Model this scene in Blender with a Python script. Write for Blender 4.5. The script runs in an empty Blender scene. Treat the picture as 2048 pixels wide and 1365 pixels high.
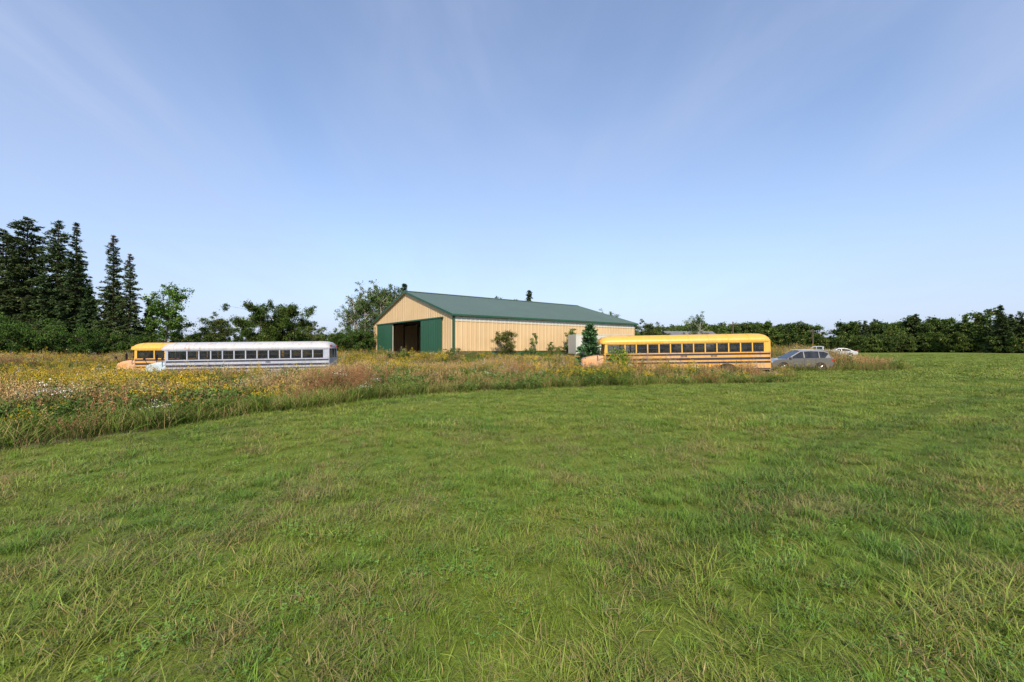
import bpy, math, random
import numpy as np
from mathutils import Vector, Matrix
random.seed(7)
R = np.random.default_rng(11)
scene = bpy.context.scene
scene.view_settings.view_transform = 'Standard'
scene.view_settings.look = 'None'
scene.view_settings.exposure = 0
EYE = 1.65

# ------------------------------------------------------------------ noise / terrain
_G = np.random.default_rng(3).random((64, 64))
def vnoise(x, y, s):
    x = np.asarray(x, float) / s + 100.3; y = np.asarray(y, float) / s + 77.7
    xi = np.floor(x).astype(int); yi = np.floor(y).astype(int)
    fx = x - xi; fy = y - yi
    fx = fx * fx * (3 - 2 * fx); fy = fy * fy * (3 - 2 * fy)
    g = lambda a, b: _G[a % 64, b % 64]
    return (g(xi, yi) * (1 - fx) + g(xi + 1, yi) * fx) * (1 - fy) + (g(xi, yi + 1) * (1 - fx) + g(xi + 1, yi + 1) * fx) * fy
def fbm(x, y, s):
    return (vnoise(x, y, s) + .5 * vnoise(x, y, s / 2.1) + .25 * vnoise(x, y, s / 4.3)) / 1.75

BARN_O = np.array([-6.45, 47.0]); BX = np.array([.794, .607]); BY = np.array([-.607, .794])
BL, BW = 32.3, 25.2
CTRL = [(16, 28.4, -.54), (11, 29, -.62), (6, 29.6, -.72), (-14, 31.4, -.98), (-20, 30.4, -1.06), (-25, 29.5, -1.12),
        (-31, 33, -1.02), (24, 35.3, -.3), (-12, 41, -.1), (0, 40, -.05), (-3, 10, 0), (0, 16, 0), (8, 14, 0), (-12, 6, 0),
        (14, 18, 0), (-8, 4, 0), (-10, 14, -.1), (-20, 20, -.45), (26, 26, -.05), (-4, 22, -.1), (5, 22, -.1), (-35, 26, -.7)]
def terrain(x, y):
    x = np.asarray(x, float); y = np.asarray(y, float)
    num = np.zeros_like(x); den = np.full_like(x, .12)
    for cx, cy, cz in CTRL:
        w = np.exp(-((x - cx) ** 2 + (y - cy) ** 2) / (2 * 4.5 ** 2))
        num += w * cz; den += w
    z = num / den
    lx = (x - BARN_O[0]) * BX[0] + (y - BARN_O[1]) * BX[1]
    ly = (x - BARN_O[0]) * BY[0] + (y - BARN_O[1]) * BY[1]
    dx = np.maximum(np.maximum(-lx, lx - BL), 0); dy = np.maximum(np.maximum(-ly, ly - BW), 0)
    d = np.hypot(dx, dy)
    t = np.clip(1 - (d - 1.5) / 6, 0, 1); t = t * t * (3 - 2 * t)
    z = z * (1 - t) + .42 * t
    far = np.clip((np.hypot(x, y) - 40) / 100, 0, 1)
    z = z + (fbm(x, y, 35) - .5) * .5 * far
    z = z + (fbm(x, y, 2.4) - .5) * .05 * np.clip(1 - np.hypot(x, y) / 60, 0, 1)
    return z
def tz(x, y): return float(terrain(np.array([x]), np.array([y]))[0])

def inpoly(x, y, poly):
    x = np.asarray(x); y = np.asarray(y)
    ins = np.zeros(x.shape, bool); n = len(poly)
    for i in range(n):
        x1, y1 = poly[i]; x2, y2 = poly[(i + 1) % n]
        c = ((y1 > y) != (y2 > y)) & (x < (x2 - x1) * (y - y1) / ((y2 - y1) + 1e-12) + x1)
        ins ^= c
    return ins
WEED = [(-12, -6), (-9.6, 2), (-8.3, 6.9), (-7.4, 8.1), (-6.4, 10.3), (-5.3, 12.5), (-3.0, 15.3), (1.6, 17.6), (6.3, 19.5), (11.7, 21.0),
        (14.9, 22.5), (16.6, 25), (18.4, 28), (20.6, 31.8), (22.3, 33.6), (27.2, 33.6), (28.0, 32.6), (33.5, 35.5), (35.5, 42), (43, 58), (58, 78), (50, 100), (-130, 130), (-130, -6)]
def weedmask(x, y):
    jx = (fbm(x, y, 1.3) - .5) * 1.3; jy = (fbm(x + 50, y, 1.3) - .5) * 1.3
    return inpoly(np.asarray(x) + jx, np.asarray(y) + jy, WEED)
TRACKS = [[(1.0, 3.1), (2.6, 4.7), (5.4, 7.2), (11.6, 11.6), (24, 19), (45, 30)], [(3.2, 3.4), (4.9, 5.2), (8.0, 7.6), (14, 11.4), (26, 17.5), (47, 27.5)],
          [(-6.5, 7.6), (-5.2, 10.5), (-3.4, 13.2), (0, 15.4), (5, 17.4), (14, 20)]]
def trackdist(x, y):
    x = np.asarray(x, float); y = np.asarray(y, float); best = np.full(x.shape, 1e9)
    for T in TRACKS:
        for (a, b), (c, d) in zip(T[:-1], T[1:]):
            L2 = (c - a) ** 2 + (d - b) ** 2
            t = np.clip(((x - a) * (c - a) + (y - b) * (d - b)) / L2, 0, 1)
            best = np.minimum(best, np.hypot(x - a - t * (c - a), y - b - t * (d - b)))
    return best

# ------------------------------------------------------------------ materials
def newmat(name):
    m = bpy.data.materials.new(name); m.use_nodes = True
    nt = m.node_tree; b = nt.nodes['Principled BSDF']
    return m, nt, b
def N(nt, t, **kw):
    n = nt.nodes.new(t)
    for k, v in kw.items():
        if k in n.inputs: n.inputs[k].default_value = v
        else: setattr(n, k, v)
    return n
def L(nt, a, b): nt.links.new(a, b)
def mixc(nt, fac, a, b, mode='MIX'):
    n = nt.nodes.new('ShaderNodeMix'); n.data_type = 'RGBA'; n.blend_type = mode
    for s, v in ((n.inputs[0], fac), (n.inputs[6], a), (n.inputs[7], b)):
        if isinstance(v, (int, float)): s.default_value = v
        elif isinstance(v, tuple): s.default_value = (*v, 1)
        else: nt.links.new(v, s)
    return n.outputs[2]
def ramp(nt, src, stops):
    r = nt.nodes.new('ShaderNodeValToRGB'); e = r.color_ramp.elements
    e[0].position, e[0].color = stops[0][0], (*stops[0][1], 1)
    e[1].position, e[1].color = stops[-1][0], (*stops[-1][1], 1)
    for p, c in stops[1:-1]:
        x = e.new(p); x.color = (*c, 1)
    L(nt, src, r.inputs[0]); return r.outputs[0]
def noise(nt, scale, detail=4, rough=.55, coord='obj', vec=None, stretch=None):
    n = N(nt, 'ShaderNodeTexNoise', Scale=scale, Detail=detail, Roughness=rough)
    if vec is None:
        if coord == 'obj': vec = nt.nodes.new('ShaderNodeTexCoord').outputs['Object']
        else: vec = nt.nodes.new('ShaderNodeNewGeometry').outputs['Position']
    if stretch:
        mp = nt.nodes.new('ShaderNodeMapping'); mp.inputs['Scale'].default_value = stretch
        L(nt, vec, mp.inputs[0]); vec = mp.outputs[0]
    L(nt, vec, n.inputs['Vector']); return n.outputs['Fac']

def foliage_mat(name, rnd=.35, trans=0, rough=.6, patch=4.0, patchcol=None, gain=1.0, spec=True):
    m, nt, b = newmat(name)
    at = nt.nodes.new('ShaderNodeAttribute'); at.attribute_name = 'col'
    oi = nt.nodes.new('ShaderNodeObjectInfo')
    mr = N(nt, 'ShaderNodeMapRange'); mr.inputs['To Min'].default_value = (1 - rnd) * gain; mr.inputs['To Max'].default_value = (1 + rnd * .6) * gain
    L(nt, oi.outputs['Random'], mr.inputs['Value'])
    vm = nt.nodes.new('ShaderNodeVectorMath'); vm.operation = 'SCALE'
    L(nt, at.outputs['Color'], vm.inputs[0]); L(nt, mr.outputs[0], vm.inputs['Scale'])
    col = vm.outputs[0]
    nz = noise(nt, 1 / patch, 3, .6, 'world')
    pc = patchcol or ((.68, .72, .66), (1.22, 1.12, 1.05))
    r = ramp(nt, nz, [(.35, pc[0]), (.65, pc[1])])
    col = mixc(nt, 1.0, col, r, 'MULTIPLY')
    if spec:
        b.inputs['Roughness'].default_value = rough
        b.inputs['Specular IOR Level'].default_value = .3
        L(nt, col, b.inputs['Base Color'])
    else:
        d = nt.nodes.new('ShaderNodeBsdfDiffuse'); L(nt, col, d.inputs[0]); L(nt, d.outputs[0], nt.nodes['Material Output'].inputs[0])
    return m
M_GRASS = foliage_mat('grass_blades', .22, 0, .5, 3.0, ((.82, .90, .82), (1.20, 1.06, 1.0)), gain=1.06)
M_WEED = foliage_mat('weed_foliage', .3, 0, .65, 3.0, gain=1.12, spec=False)
M_LEAF = foliage_mat('tree_foliage', .18, 0, .6, 2.5, gain=1.6, spec=False)

def simple(name, col, rough=.6, metal=0, nscale=None, namt=.12, spec=.5):
    m, nt, b = newmat(name)
    b.inputs['Roughness'].default_value = rough; b.inputs['Metallic'].default_value = metal
    b.inputs['Specular IOR Level'].default_value = spec
    nz = noise(nt, nscale or 3, 4, .6)
    lo = tuple(c * (1 - namt) for c in col); hi = tuple(min(1, c * (1 + namt)) for c in col)
    L(nt, ramp(nt, nz, [(.3, lo), (.7, hi)]), b.inputs['Base Color'])
    return m
def paint_weathered(name, col, faded, rust, amt, rough=.45):
    m, nt, b = newmat(name)
    b.inputs['Roughness'].default_value = rough
    n1 = noise(nt, 1.1, 5, .65); n2 = noise(nt, 2.6, 6, .7, stretch=(1, 1, .35))
    c = mixc(nt, ramp(nt, n1, [(.38, (0, 0, 0)), (.66, (1, 1, 1))]), col, faded)
    f = ramp(nt, n2, [(.72 - amt, (0, 0, 0)), (.80 - amt, (1, 1, 1))])
    c = mixc(nt, f, c, rust)
    n3 = noise(nt, 9, 5, .7, stretch=(1, 1, .15))
    c = mixc(nt, .35, c, ramp(nt, n3, [(.3, (.45, .42, .38)), (.6, (1, 1, 1))]), 'MULTIPLY')
    L(nt, c, b.inputs['Base Color'])
    return m
def metal_panel(name, col, var=.1, rough=.5):
    m, nt, b = newmat(name); b.inputs['Roughness'].default_value = rough
    n1 = noise(nt, .35, 4, .6); n2 = noise(nt, 1.2, 5, .7, stretch=(2.0, 2.0, .12))
    a = tuple(c * (1 - var) for c in col)
    c = mixc(nt, ramp(nt, n1, [(.3, (0, 0, 0)), (.7, (1, 1, 1))]), a, col)
    c = mixc(nt, .5, c, ramp(nt, n2, [(.3, (.78, .76, .72)), (.6, (1, 1, 1))]), 'MULTIPLY')
    L(nt, c, b.inputs['Base Color']); return m
def glass_mat(name, tint=(.02, .025, .03), alpha=.45):
    m, nt, b = newmat(name)
    b.inputs['Base Color'].default_value = (*tint, 1); b.inputs['Roughness'].default_value = .06
    nz = noise(nt, 2.5, 4, .6)
    L(nt, ramp(nt, nz, [(.4, tint), (.75, tuple(t * 2.5 + .01 for t in tint))]), b.inputs['Base Color'])
    tr = nt.nodes.new('ShaderNodeBsdfTransparent'); mx = nt.nodes.new('ShaderNodeMixShader')
    mx.inputs[0].default_value = alpha
    L(nt, b.outputs[0], mx.inputs[1]); L(nt, tr.outputs[0], mx.inputs[2]); L(nt, mx.outputs[0], nt.nodes['Material Output'].inputs[0])
    return m
M_TAN = metal_panel('tan_steel_siding', (.70, .49, .26))
M_GREEN = metal_panel('green_steel', (.022, .095, .050))
M_ROOF = metal_panel('green_roof_steel', (.095, .140, .095), .12, .42)
M_WHITE = metal_panel('white_panel', (.58, .57, .50), .12)
M_CONC = simple('concrete_floor', (.3, .28, .25), .9)
M_DARKW = simple('dark_wood', (.10, .07, .045), .85)
M_BLACK = simple('black_rubber', (.02, .02, .02), .7)
M_BLK = simple('black_paint', (.025, .022, .03), .5, nscale=4, namt=.4)
M_GLASS = glass_mat('window_glass', (.012, .015, .018), .38)
M_CGLASS = glass_mat('car_glass', (.01, .012, .014), .08)
M_CHROME = simple('bright_metal', (.55, .55, .56), .3, 1)
M_RED = simple('red_lens', (.45, .02, .015), .25)
M_AMBER = simple('amber_lens', (.7, .25, .02), .25)
M_SEAT = simple('vinyl_seat', (.06, .035, .03), .6, nscale=1.5, namt=.5)
M_YEL = paint_weathered('school_bus_yellow', (.78, .42, .05), (.74, .44, .10), (.35, .15, .06), .06)
M_YELLOW_LOW = paint_weathered('faded_lower_yellow', (.74, .35, .05), (.62, .38, .18), (.45, .24, .17), .17)
M_ORANGE = paint_weathered('faded_orange_hood', (.74, .36, .14), (.66, .42, .27), (.45, .2, .12), .06)
M_WBUS = paint_weathered('pale_grey_bus_paint', (.38, .41, .48), (.48, .49, .55), (.24, .18, .17), .11)
M_WROOF = paint_weathered('pale_bus_roof', (.50, .49, .50), (.58, .55, .53), (.45, .22, .13), .12)
M_WHOOD = paint_weathered('pale_blue_hood', (.44, .53, .58), (.56, .63, .65), (.4, .36, .33), .02)
M_STRIPE = simple('stripe_dark_navy', (.035, .033, .055), .5, nscale=3, namt=.5)

# ------------------------------------------------------------------ mesh helpers
def link(o): scene.collection.objects.link(o); return o
def empty(name, loc, rot=(0, 0, 0)):
    e = bpy.data.objects.new(name, None); e.location = loc; e.rotation_euler = rot; e.empty_display_size = .3
    return link(e)
def obj(name, v, f, mat, parent=None, bevel=0, smooth=False, mats=None, midx=None):
    me = bpy.data.meshes.new(name); me.from_pydata([tuple(map(float, p)) for p in v], [], [tuple(q) for q in f]); me.update()
    for mm in (mats or [mat]): me.materials.append(mm)
    if midx is not None: me.polygons.foreach_set('material_index', midx)
    o = link(bpy.data.objects.new(name, me))
    if parent: o.parent = parent
    if bevel:
        b = o.modifiers.new('bevel', 'BEVEL'); b.width = bevel; b.segments = 2; b.limit_method = 'ANGLE'
    if smooth:
        me.polygons.foreach_set('use_smooth', [True] * len(me.polygons))
    return o
class MB:
    def __init__(s): s.v = []; s.f = []
    def box(s, x0, x1, y0, y1, z0, z1):
        n = len(s.v)
        s.v += [(x0, y0, z0), (x1, y0, z0), (x1, y1, z0), (x0, y1, z0), (x0, y0, z1), (x1, y0, z1), (x1, y1, z1), (x0, y1, z1)]
        s.f += [tuple(n + i for i in q) for q in ((3, 2, 1, 0), (4, 5, 6, 7), (0, 1, 5, 4), (1, 2, 6, 5), (2, 3, 7, 6), (3, 0, 4, 7))]
        return s
    def loft(s, rings, closed=True, caps=True):
        n = len(s.v); k = len(rings[0])
        for r in rings: s.v += [tuple(p) for p in r]
        for i in range(len(rings) - 1):
            for j in range(k if closed else k - 1):
                a = n + i * k + j; b = n + i * k + (j + 1) % k
                s.f.append((a, b, b + k, a + k))
        if caps and closed:
            s.f.append(tuple(n + j for j in range(k))[::-1]); s.f.append(tuple(n + (len(rings) - 1) * k + j for j in range(k)))
        return s
    def tube(s, p, q, r0, r1=None, k=8):
        r1 = r0 if r1 is None else r1
        p = Vector(p); q = Vector(q); d = (q - p).normalized()
        a = d.orthogonal().normalized(); b = d.cross(a)
        ring = lambda c, r: [c + a * (r * math.cos(t * 2 * math.pi / k)) + b * (r * math.sin(t * 2 * math.pi / k)) for t in range(k)]
        return s.loft([ring(p, r0), ring(q, r1)])
    def quad(s, *p):
        n = len(s.v); s.v += [tuple(a) for a in p]; s.f.append(tuple(range(n, n + len(p)))); return s
    def make(s, name, mat, parent=None, bevel=0, smooth=False): return obj(name, s.v, s.f, mat, parent, bevel, smooth)

def wheel(name, x, y, z, r, w, parent, side):
    prof = [(r * .55, -w / 2), (r * .9, -w / 2), (r, -w * .35), (r, w * .35), (r * .9, w / 2), (r * .55, w / 2)]
    k = 28; rings = []
    for a in range(k + 1):
        t = a * 2 * math.pi / k
        rings.append([(x + p * math.cos(t), y + q, z + p * math.sin(t)) for p, q in prof])
    MB().loft(rings, closed=True, caps=False).make(name + '_tyre', M_BLACK, parent, smooth=False)
    m = MB(); ys = y + side * w * .30
    for a in range(k):
        t = a * 2 * math.pi / k; t2 = (a + 1) * 2 * math.pi / k
        m.quad((x + r * .58 * math.cos(t), ys, z + r * .58 * math.sin(t)), (x + r * .58 * math.cos(t2), ys, z + r * .58 * math.sin(t2)),
               (x + r * .5 * math.cos(t2), ys - side * .04, z + r * .5 * math.sin(t2)), (x + r * .5 * math.cos(t), ys - side * .04, z + r * .5 * math.sin(t)))
    for a in range(5):
        t = a * 2 * math.pi / 5
        m.tube((x, ys - side * .02, z), (x + r * .55 * math.cos(t), ys - side * .02, z + r * .55 * math.sin(t)), r * .09, r * .11, 6)
    m.tube((x, ys - side * .05, z), (x, ys + side * .02, z), r * .16, r * .13, 12)
    m.make(name + '_rim', M_CHROME, parent)

# ------------------------------------------------------------------ sky + sun
SUN_EL = 36.0; az = math.radians(1.0)      # sun behind the camera
sd = Vector((math.sin(az) * math.cos(math.radians(SUN_EL)), -math.cos(az) * math.cos(math.radians(SUN_EL)), math.sin(math.radians(SUN_EL))))
w = bpy.data.worlds.new('World'); scene.world = w; w.use_nodes = True
nt = w.node_tree; bg = nt.nodes['Background']; bg.inputs[1].default_value = .15
sky = nt.nodes.new('ShaderNodeTexSky'); sky.sky_type = 'NISHITA'; sky.sun_disc = False
sky.sun_elevation = math.radians(SUN_EL); sky.sun_rotation = math.atan2(sd.x, sd.y)
sky.air_density = 1.0; sky.dust_density = .6; sky.ozone_density = 1.6
tc = nt.nodes.new('ShaderNodeTexCoord'); sp = nt.nodes.new('ShaderNodeSeparateXYZ'); L(nt, tc.outputs['Generated'], sp.inputs[0])
def mth(op, a, b=None, clamp=False):
    n = nt.nodes.new('ShaderNodeMath'); n.operation = op; n.use_clamp = clamp
    for i, v in enumerate((a, b)):
        if v is None: continue
        if isinstance(v, (int, float)): n.inputs[i].default_value = v
        else: L(nt, v, n.inputs[i])
    return n.outputs[0]
zz = mth('ADD', mth('MAXIMUM', sp.outputs[2], 0), .24)
cb = nt.nodes.new('ShaderNodeCombineXYZ'); L(nt, mth('DIVIDE', sp.outputs[0], zz), cb.inputs[0]); L(nt, mth('DIVIDE', sp.outputs[1], zz), cb.inputs[1])
mp = nt.nodes.new('ShaderNodeMapping'); mp.inputs['Rotation'].default_value = (0, 0, math.radians(10)); mp.inputs['Scale'].default_value = (1.0, .40, 1); mp.inputs['Location'].default_value = (.20, .3, 0)
L(nt, cb.outputs[0], mp.inputs[0])
n1 = N(nt, 'ShaderNodeTexNoise', Scale=1.0, Detail=5, Roughness=.5, Distortion=.8); L(nt, mp.outputs[0], n1.inputs['Vector'])
mp2 = nt.nodes.new('ShaderNodeMapping'); mp2.inputs['Rotation'].default_value = (0, 0, math.radians(-26)); mp2.inputs['Scale'].default_value = (2.0, .5, 1)
L(nt, cb.outputs[0], mp2.inputs[0])
n2 = N(nt, 'ShaderNodeTexNoise', Scale=1.5, Detail=7, Roughness=.55, Distortion=1.2); L(nt, mp2.outputs[0], n2.inputs['Vector'])
c1 = ramp(nt, n1.outputs['Fac'], [(.38, (0, 0, 0)), (.68, (1, 1, 1))]); c2 = ramp(nt, n2.outputs['Fac'], [(.40, (0, 0, 0)), (.72, (1, 1, 1))])
hi = mth('MULTIPLY', mth('SUBTRACT', sp.outputs[2], .06), 3.2, True)
cf = mth('MULTIPLY', hi, mth('ADD', mth('MULTIPLY', c1, .32), mth('MULTIPLY', mth('MULTIPLY', c1, c2), .34)), True)
haze = mth('POWER', mth('SUBTRACT', 1, mth('MAXIMUM', sp.outputs[2], 0), True), 4)
fac = mth('ADD', mth('ADD', cf, .10), mth('MULTIPLY', haze, .86), True)
tint = mixc(nt, 1.0, sky.outputs[0], (1.34, 1.36, 1.45), 'MULTIPLY')
L(nt, mixc(nt, fac, tint, (3.55, 4.20, 5.85)), bg.inputs[0])
sun = bpy.data.lights.new('sun', 'SUN'); sun.energy = 5.0; sun.angle = math.radians(.53); sun.color = (1, .90, .73)
so = link(bpy.data.objects.new('sun', sun)); so.rotation_euler = sd.to_track_quat('Z', 'Y').to_euler(); so.location = (20, -40, 40)

# ------------------------------------------------------------------ camera
cam = bpy.data.cameras.new('camera'); cam.lens = 15.0; cam.sensor_width = 36; cam.clip_end = 6000; cam.clip_start = .05
co = link(bpy.data.objects.new('camera', cam)); co.location = (0, 0, EYE)
co.rotation_euler = (math.radians(90 + .84), 0, 0); scene.camera = co

# ------------------------------------------------------------------ ground
def axis(lim_neg, lim_pos, fine):
    a = [0.0]; s = fine
    while a[-1] < lim_pos: a.append(a[-1] + s); s = fine if a[-1] < 45 else s * 1.12
    b = [0.0]; s = fine
    while b[-1] > -lim_neg: b.append(b[-1] - s); s = fine if b[-1] > -45 else s * 1.12
    return np.array(sorted(set(a + b)))
xs = axis(3000, 3000, .25); ys = axis(600, 3500, .25)
X, Y = np.meshgrid(xs, ys); Z = terrain(X.ravel(), Y.ravel())
gv = np.stack([X.ravel(), Y.ravel(), Z], 1); nx = len(xs); ny = len(ys)
i, j = np.meshgrid(np.arange(nx - 1), np.arange(ny - 1)); a = (j * nx + i).ravel()
gf = np.stack([a, a + 1, a + nx + 1, a + nx], 1)
def quadmesh(name, v, f, col=None, mat=None):
    me = bpy.data.meshes.new(name); n = len(f)
    me.vertices.add(len(v)); me.vertices.foreach_set('co', np.asarray(v, np.float32).ravel())
    me.loops.add(n * 4); me.loops.foreach_set('vertex_index', np.asarray(f, np.int32).ravel())
    me.polygons.add(n); me.polygons.foreach_set('loop_start', np.arange(0, n * 4, 4, dtype=np.int32))
    try: me.polygons.foreach_set('loop_total', np.full(n, 4, np.int32))
    except Exception: pass
    me.update(calc_edges=True)
    if col is not None:
        at = me.attributes.new('col', 'FLOAT_COLOR', 'POINT')
        c = np.ones((len(v), 4), np.float32); c[:, :3] = col; at.data.foreach_set('color', c.ravel())
    if mat: me.materials.append(mat)
    return me
wm = weedmask(gv[:, 0], gv[:, 1]).astype(float)
tk = np.exp(-(trackdist(gv[:, 0], gv[:, 1]) / .26) ** 2) * (1 - wm)
gc = np.stack([wm, tk, wm * 0], 1)
m, nt2, b = newmat('ground_field'); b.inputs['Roughness'].default_value = .95; b.inputs['Specular IOR Level'].default_value = .1
at = nt2.nodes.new('ShaderNodeAttribute'); at.attribute_name = 'col'; s3 = nt2.nodes.new('ShaderNodeSeparateColor'); L(nt2, at.outputs['Color'], s3.inputs[0])
nA = noise(nt2, .22, 6, .6, 'world'); nB = noise(nt2, 2.2, 6, .7, 'world'); nC = noise(nt2, 35, 4, .8, 'world')
lawn = ramp(nt2, nA, [(.3, (.150, .21, .028)), (.7, (.190, .235, .042))])
lawn = mixc(nt2, .6, lawn, ramp(nt2, nB, [(.3, (.70, .72, .60)), (.7, (1.2, 1.12, 1.1))]), 'MULTIPLY')
lawn = mixc(nt2, .8, lawn, ramp(nt2, nC, [(.3, (.45, .46, .40)), (.62, (1.1, 1.1, 1))]), 'MULTIPLY')
wd = ramp(nt2, nB, [(.3, (.07, .08, .025)), (.55, (.12, .10, .045)), (.75, (.09, .12, .03))])
c = mixc(nt2, s3.outputs[0], lawn, wd)
c = mixc(nt2, s3.outputs[1], c, mixc(nt2, .45, c, (.035, .045, .015)))
L(nt2, c, b.inputs['Base Color'])
bp = N(nt2, 'ShaderNodeBump', Strength=.6, Distance=.05); L(nt2, nC, bp.inputs['Height']); L(nt2, bp.outputs[0], b.inputs['Normal'])
gme = quadmesh('ground', gv, gf, gc, m); gme.polygons.foreach_set('use_smooth', [True] * len(gme.polygons))
link(bpy.data.objects.new('ground', gme))

# ------------------------------------------------------------------ foliage prototypes
class QB:
    def __init__(s): s.v = []; s.f = []; s.c = []; s.n = 0
    def add(s, v, f, c):
        v = np.asarray(v, float).reshape(-1, 3); s.v.append(v); s.f.append(np.asarray(f, int).reshape(-1, 4) + s.n)
        c = np.asarray(c, float); s.c.append(np.broadcast_to(c, v.shape) if c.ndim == 1 else c); s.n += len(v)
    def blades(s, base, h, wd, lean, az, col, segs=3, curve=1.6):
        n = len(base); ca, sa = np.cos(az), np.sin(az); tw = az + np.pi / 2 + R.normal(0, .5, n)
        px, py = np.cos(tw), np.sin(tw); V = np.zeros((n, (segs + 1) * 2, 3)); C = np.zeros((n, (segs + 1) * 2, 3))
        for k in range(segs + 1):
            t = k / segs; r = lean * t ** curve; z = h * np.sqrt(np.maximum(0, t * t * 1.0)) * (1 - .25 * (lean / np.maximum(h, 1e-6)) * t)
            ww = wd * (1 - t ** 1.5 * .92) * .5
            cx = base[:, 0] + ca * r; cy = base[:, 1] + sa * r; cz = base[:, 2] + z
            V[:, 2 * k] = np.stack([cx - px * ww, cy - py * ww, cz], 1); V[:, 2 * k + 1] = np.stack([cx + px * ww, cy + py * ww, cz], 1)
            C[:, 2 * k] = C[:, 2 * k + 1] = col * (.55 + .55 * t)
        f = []
        for k in range(segs): f.append([2 * k, 2 * k + 1, 2 * k + 3, 2 * k + 2])
        F = (np.arange(n)[:, None, None] * (segs + 1) * 2 + np.array(f)[None]).reshape(-1, 4)
        s.add(V.reshape(-1, 3), F, C.reshape(-1, 3))
    def leaves(s, P, size, col, aspect=.55, up=.3, d=None):
        n = len(P); size = np.broadcast_to(size, (n,))
        a = R.normal(0, 1, (n, 3)) if d is None else d + R.normal(0, .25, (n, 3)); a /= np.linalg.norm(a, axis=1, keepdims=True)
        nn = R.normal(0, 1, (n, 3)); nn[:, 2] += up * 3
        b_ = np.cross(nn, a); b_ /= np.linalg.norm(b_, axis=1, keepdims=True) + 1e-9
        sz = size[:, None]
        V = np.stack([P - a * sz * .5, P + b_ * sz * aspect * .5, P + a * sz * .5, P - b_ * sz * aspect * .5], 1)
        F = np.arange(n * 4).reshape(-1, 4); C = np.repeat(col if np.ndim(col) == 2 else np.broadcast_to(col, (n, 3)), 4, axis=0)
        s.add(V.reshape(-1, 3), F, C)
    def limb(s, pts, rad, col, k=6):
        pts = [np.array(p, float) for p in pts]; V = []
        for i, p in enumerate(pts):
            d = (pts[min(i + 1, len(pts) - 1)] - pts[max(i - 1, 0)]); d /= np.linalg.norm(d) + 1e-9
            a = np.cross(d, [.3, .9, .1]); a /= np.linalg.norm(a) + 1e-9; b_ = np.cross(d, a)
            for t in range(k):
                an = t * 2 * np.pi / k; V.append(p + rad[i] * (a * np.cos(an) + b_ * np.sin(an)))
        F = []
        for i in range(len(pts) - 1):
            for t in range(k): F.append([i * k + t, i * k + (t + 1) % k, (i + 1) * k + (t + 1) % k, (i + 1) * k + t])
        s.add(V, F, np.array(col))
    def mesh(s, name, mat): return quadmesh(name, np.concatenate(s.v), np.concatenate(s.f), np.concatenate(s.c), mat)

def gcol(n, base, tan=.1, var=.25, tancol=(.34, .27, .11)):
    c = np.array(base)[None] * (1 + R.uniform(-var, var, (n, 1))); c = c * (1 + R.uniform(-.1, .1, (n, 3)))
    k = R.random(n) < tan; c[k] = np.array(tancol) * R.uniform(.6, 1.2, (k.sum(), 1)); return c
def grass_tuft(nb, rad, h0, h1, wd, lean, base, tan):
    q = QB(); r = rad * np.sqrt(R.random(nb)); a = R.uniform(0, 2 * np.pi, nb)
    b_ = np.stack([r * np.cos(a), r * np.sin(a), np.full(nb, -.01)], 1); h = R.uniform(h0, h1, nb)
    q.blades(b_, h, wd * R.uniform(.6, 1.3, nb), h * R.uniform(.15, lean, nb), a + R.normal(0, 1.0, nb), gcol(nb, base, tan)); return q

def scatter(name, P, rot, scl, idx, protos):
    coll = bpy.data.collections.new(name + '_parts')
    for k, me in enumerate(protos):
        coll.objects.link(bpy.data.objects.new('%s_part_%02d' % (name, k), me))
    me = bpy.data.meshes.new(name); me.vertices.add(len(P)); me.vertices.foreach_set('co', np.asarray(P, np.float32).ravel())
    a = me.attributes.new('rot', 'FLOAT_VECTOR', 'POINT'); a.data.foreach_set('vector', np.asarray(rot, np.float32).ravel())
    a = me.attributes.new('scl', 'FLOAT_VECTOR', 'POINT'); a.data.foreach_set('vector', np.asarray(scl, np.float32).ravel())
    a = me.attributes.new('idx', 'INT', 'POINT'); a.data.foreach_set('value', np.asarray(idx, np.int32))
    o = link(bpy.data.objects.new(name, me))
    g = bpy.data.node_groups.new(name + '_scatter', 'GeometryNodeTree')
    g.interface.new_socket('Geometry', in_out='INPUT', socket_type='NodeSocketGeometry'); g.interface.new_socket('Geometry', in_out='OUTPUT', socket_type='NodeSocketGeometry')
    gi = g.nodes.new('NodeGroupInput'); go = g.nodes.new('NodeGroupOutput'); ip = g.nodes.new('GeometryNodeInstanceOnPoints')
    ci = g.nodes.new('GeometryNodeCollectionInfo'); ci.inputs[0].default_value = coll; ci.inputs['Separate Children'].default_value = True; ci.inputs['Reset Children'].default_value = True
    def na(n, t):
        x = g.nodes.new('GeometryNodeInputNamedAttribute'); x.data_type = t; x.inputs['Name'].default_value = n; return x.outputs['Attribute']
    g.links.new(gi.outputs[0], ip.inputs['Points']); g.links.new(ci.outputs[0], ip.inputs['Instance']); ip.inputs['Pick Instance'].default_value = True
    g.links.new(na('idx', 'INT'), ip.inputs['Instance Index']); g.links.new(na('rot', 'FLOAT_VECTOR'), ip.inputs['Rotation']); g.links.new(na('scl', 'FLOAT_VECTOR'), ip.inputs['Scale'])
    g.links.new(ip.outputs[0], go.inputs[0])
    md = o.modifiers.new('scatter', 'NODES'); md.node_group = g
    return o

def ring_points(d0, d1, dens, slope=1.35, extra=1.5):
    area = slope * (d1 * d1 - d0 * d0) + 2 * extra * (d1 - d0); n = int(area * dens)
    y = np.sqrt(R.random(n * 2) * (d1 * d1 - d0 * d0) + d0 * d0)[:n]; x = R.uniform(-1, 1, n) * (slope * y + extra)
    return x, y

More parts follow.
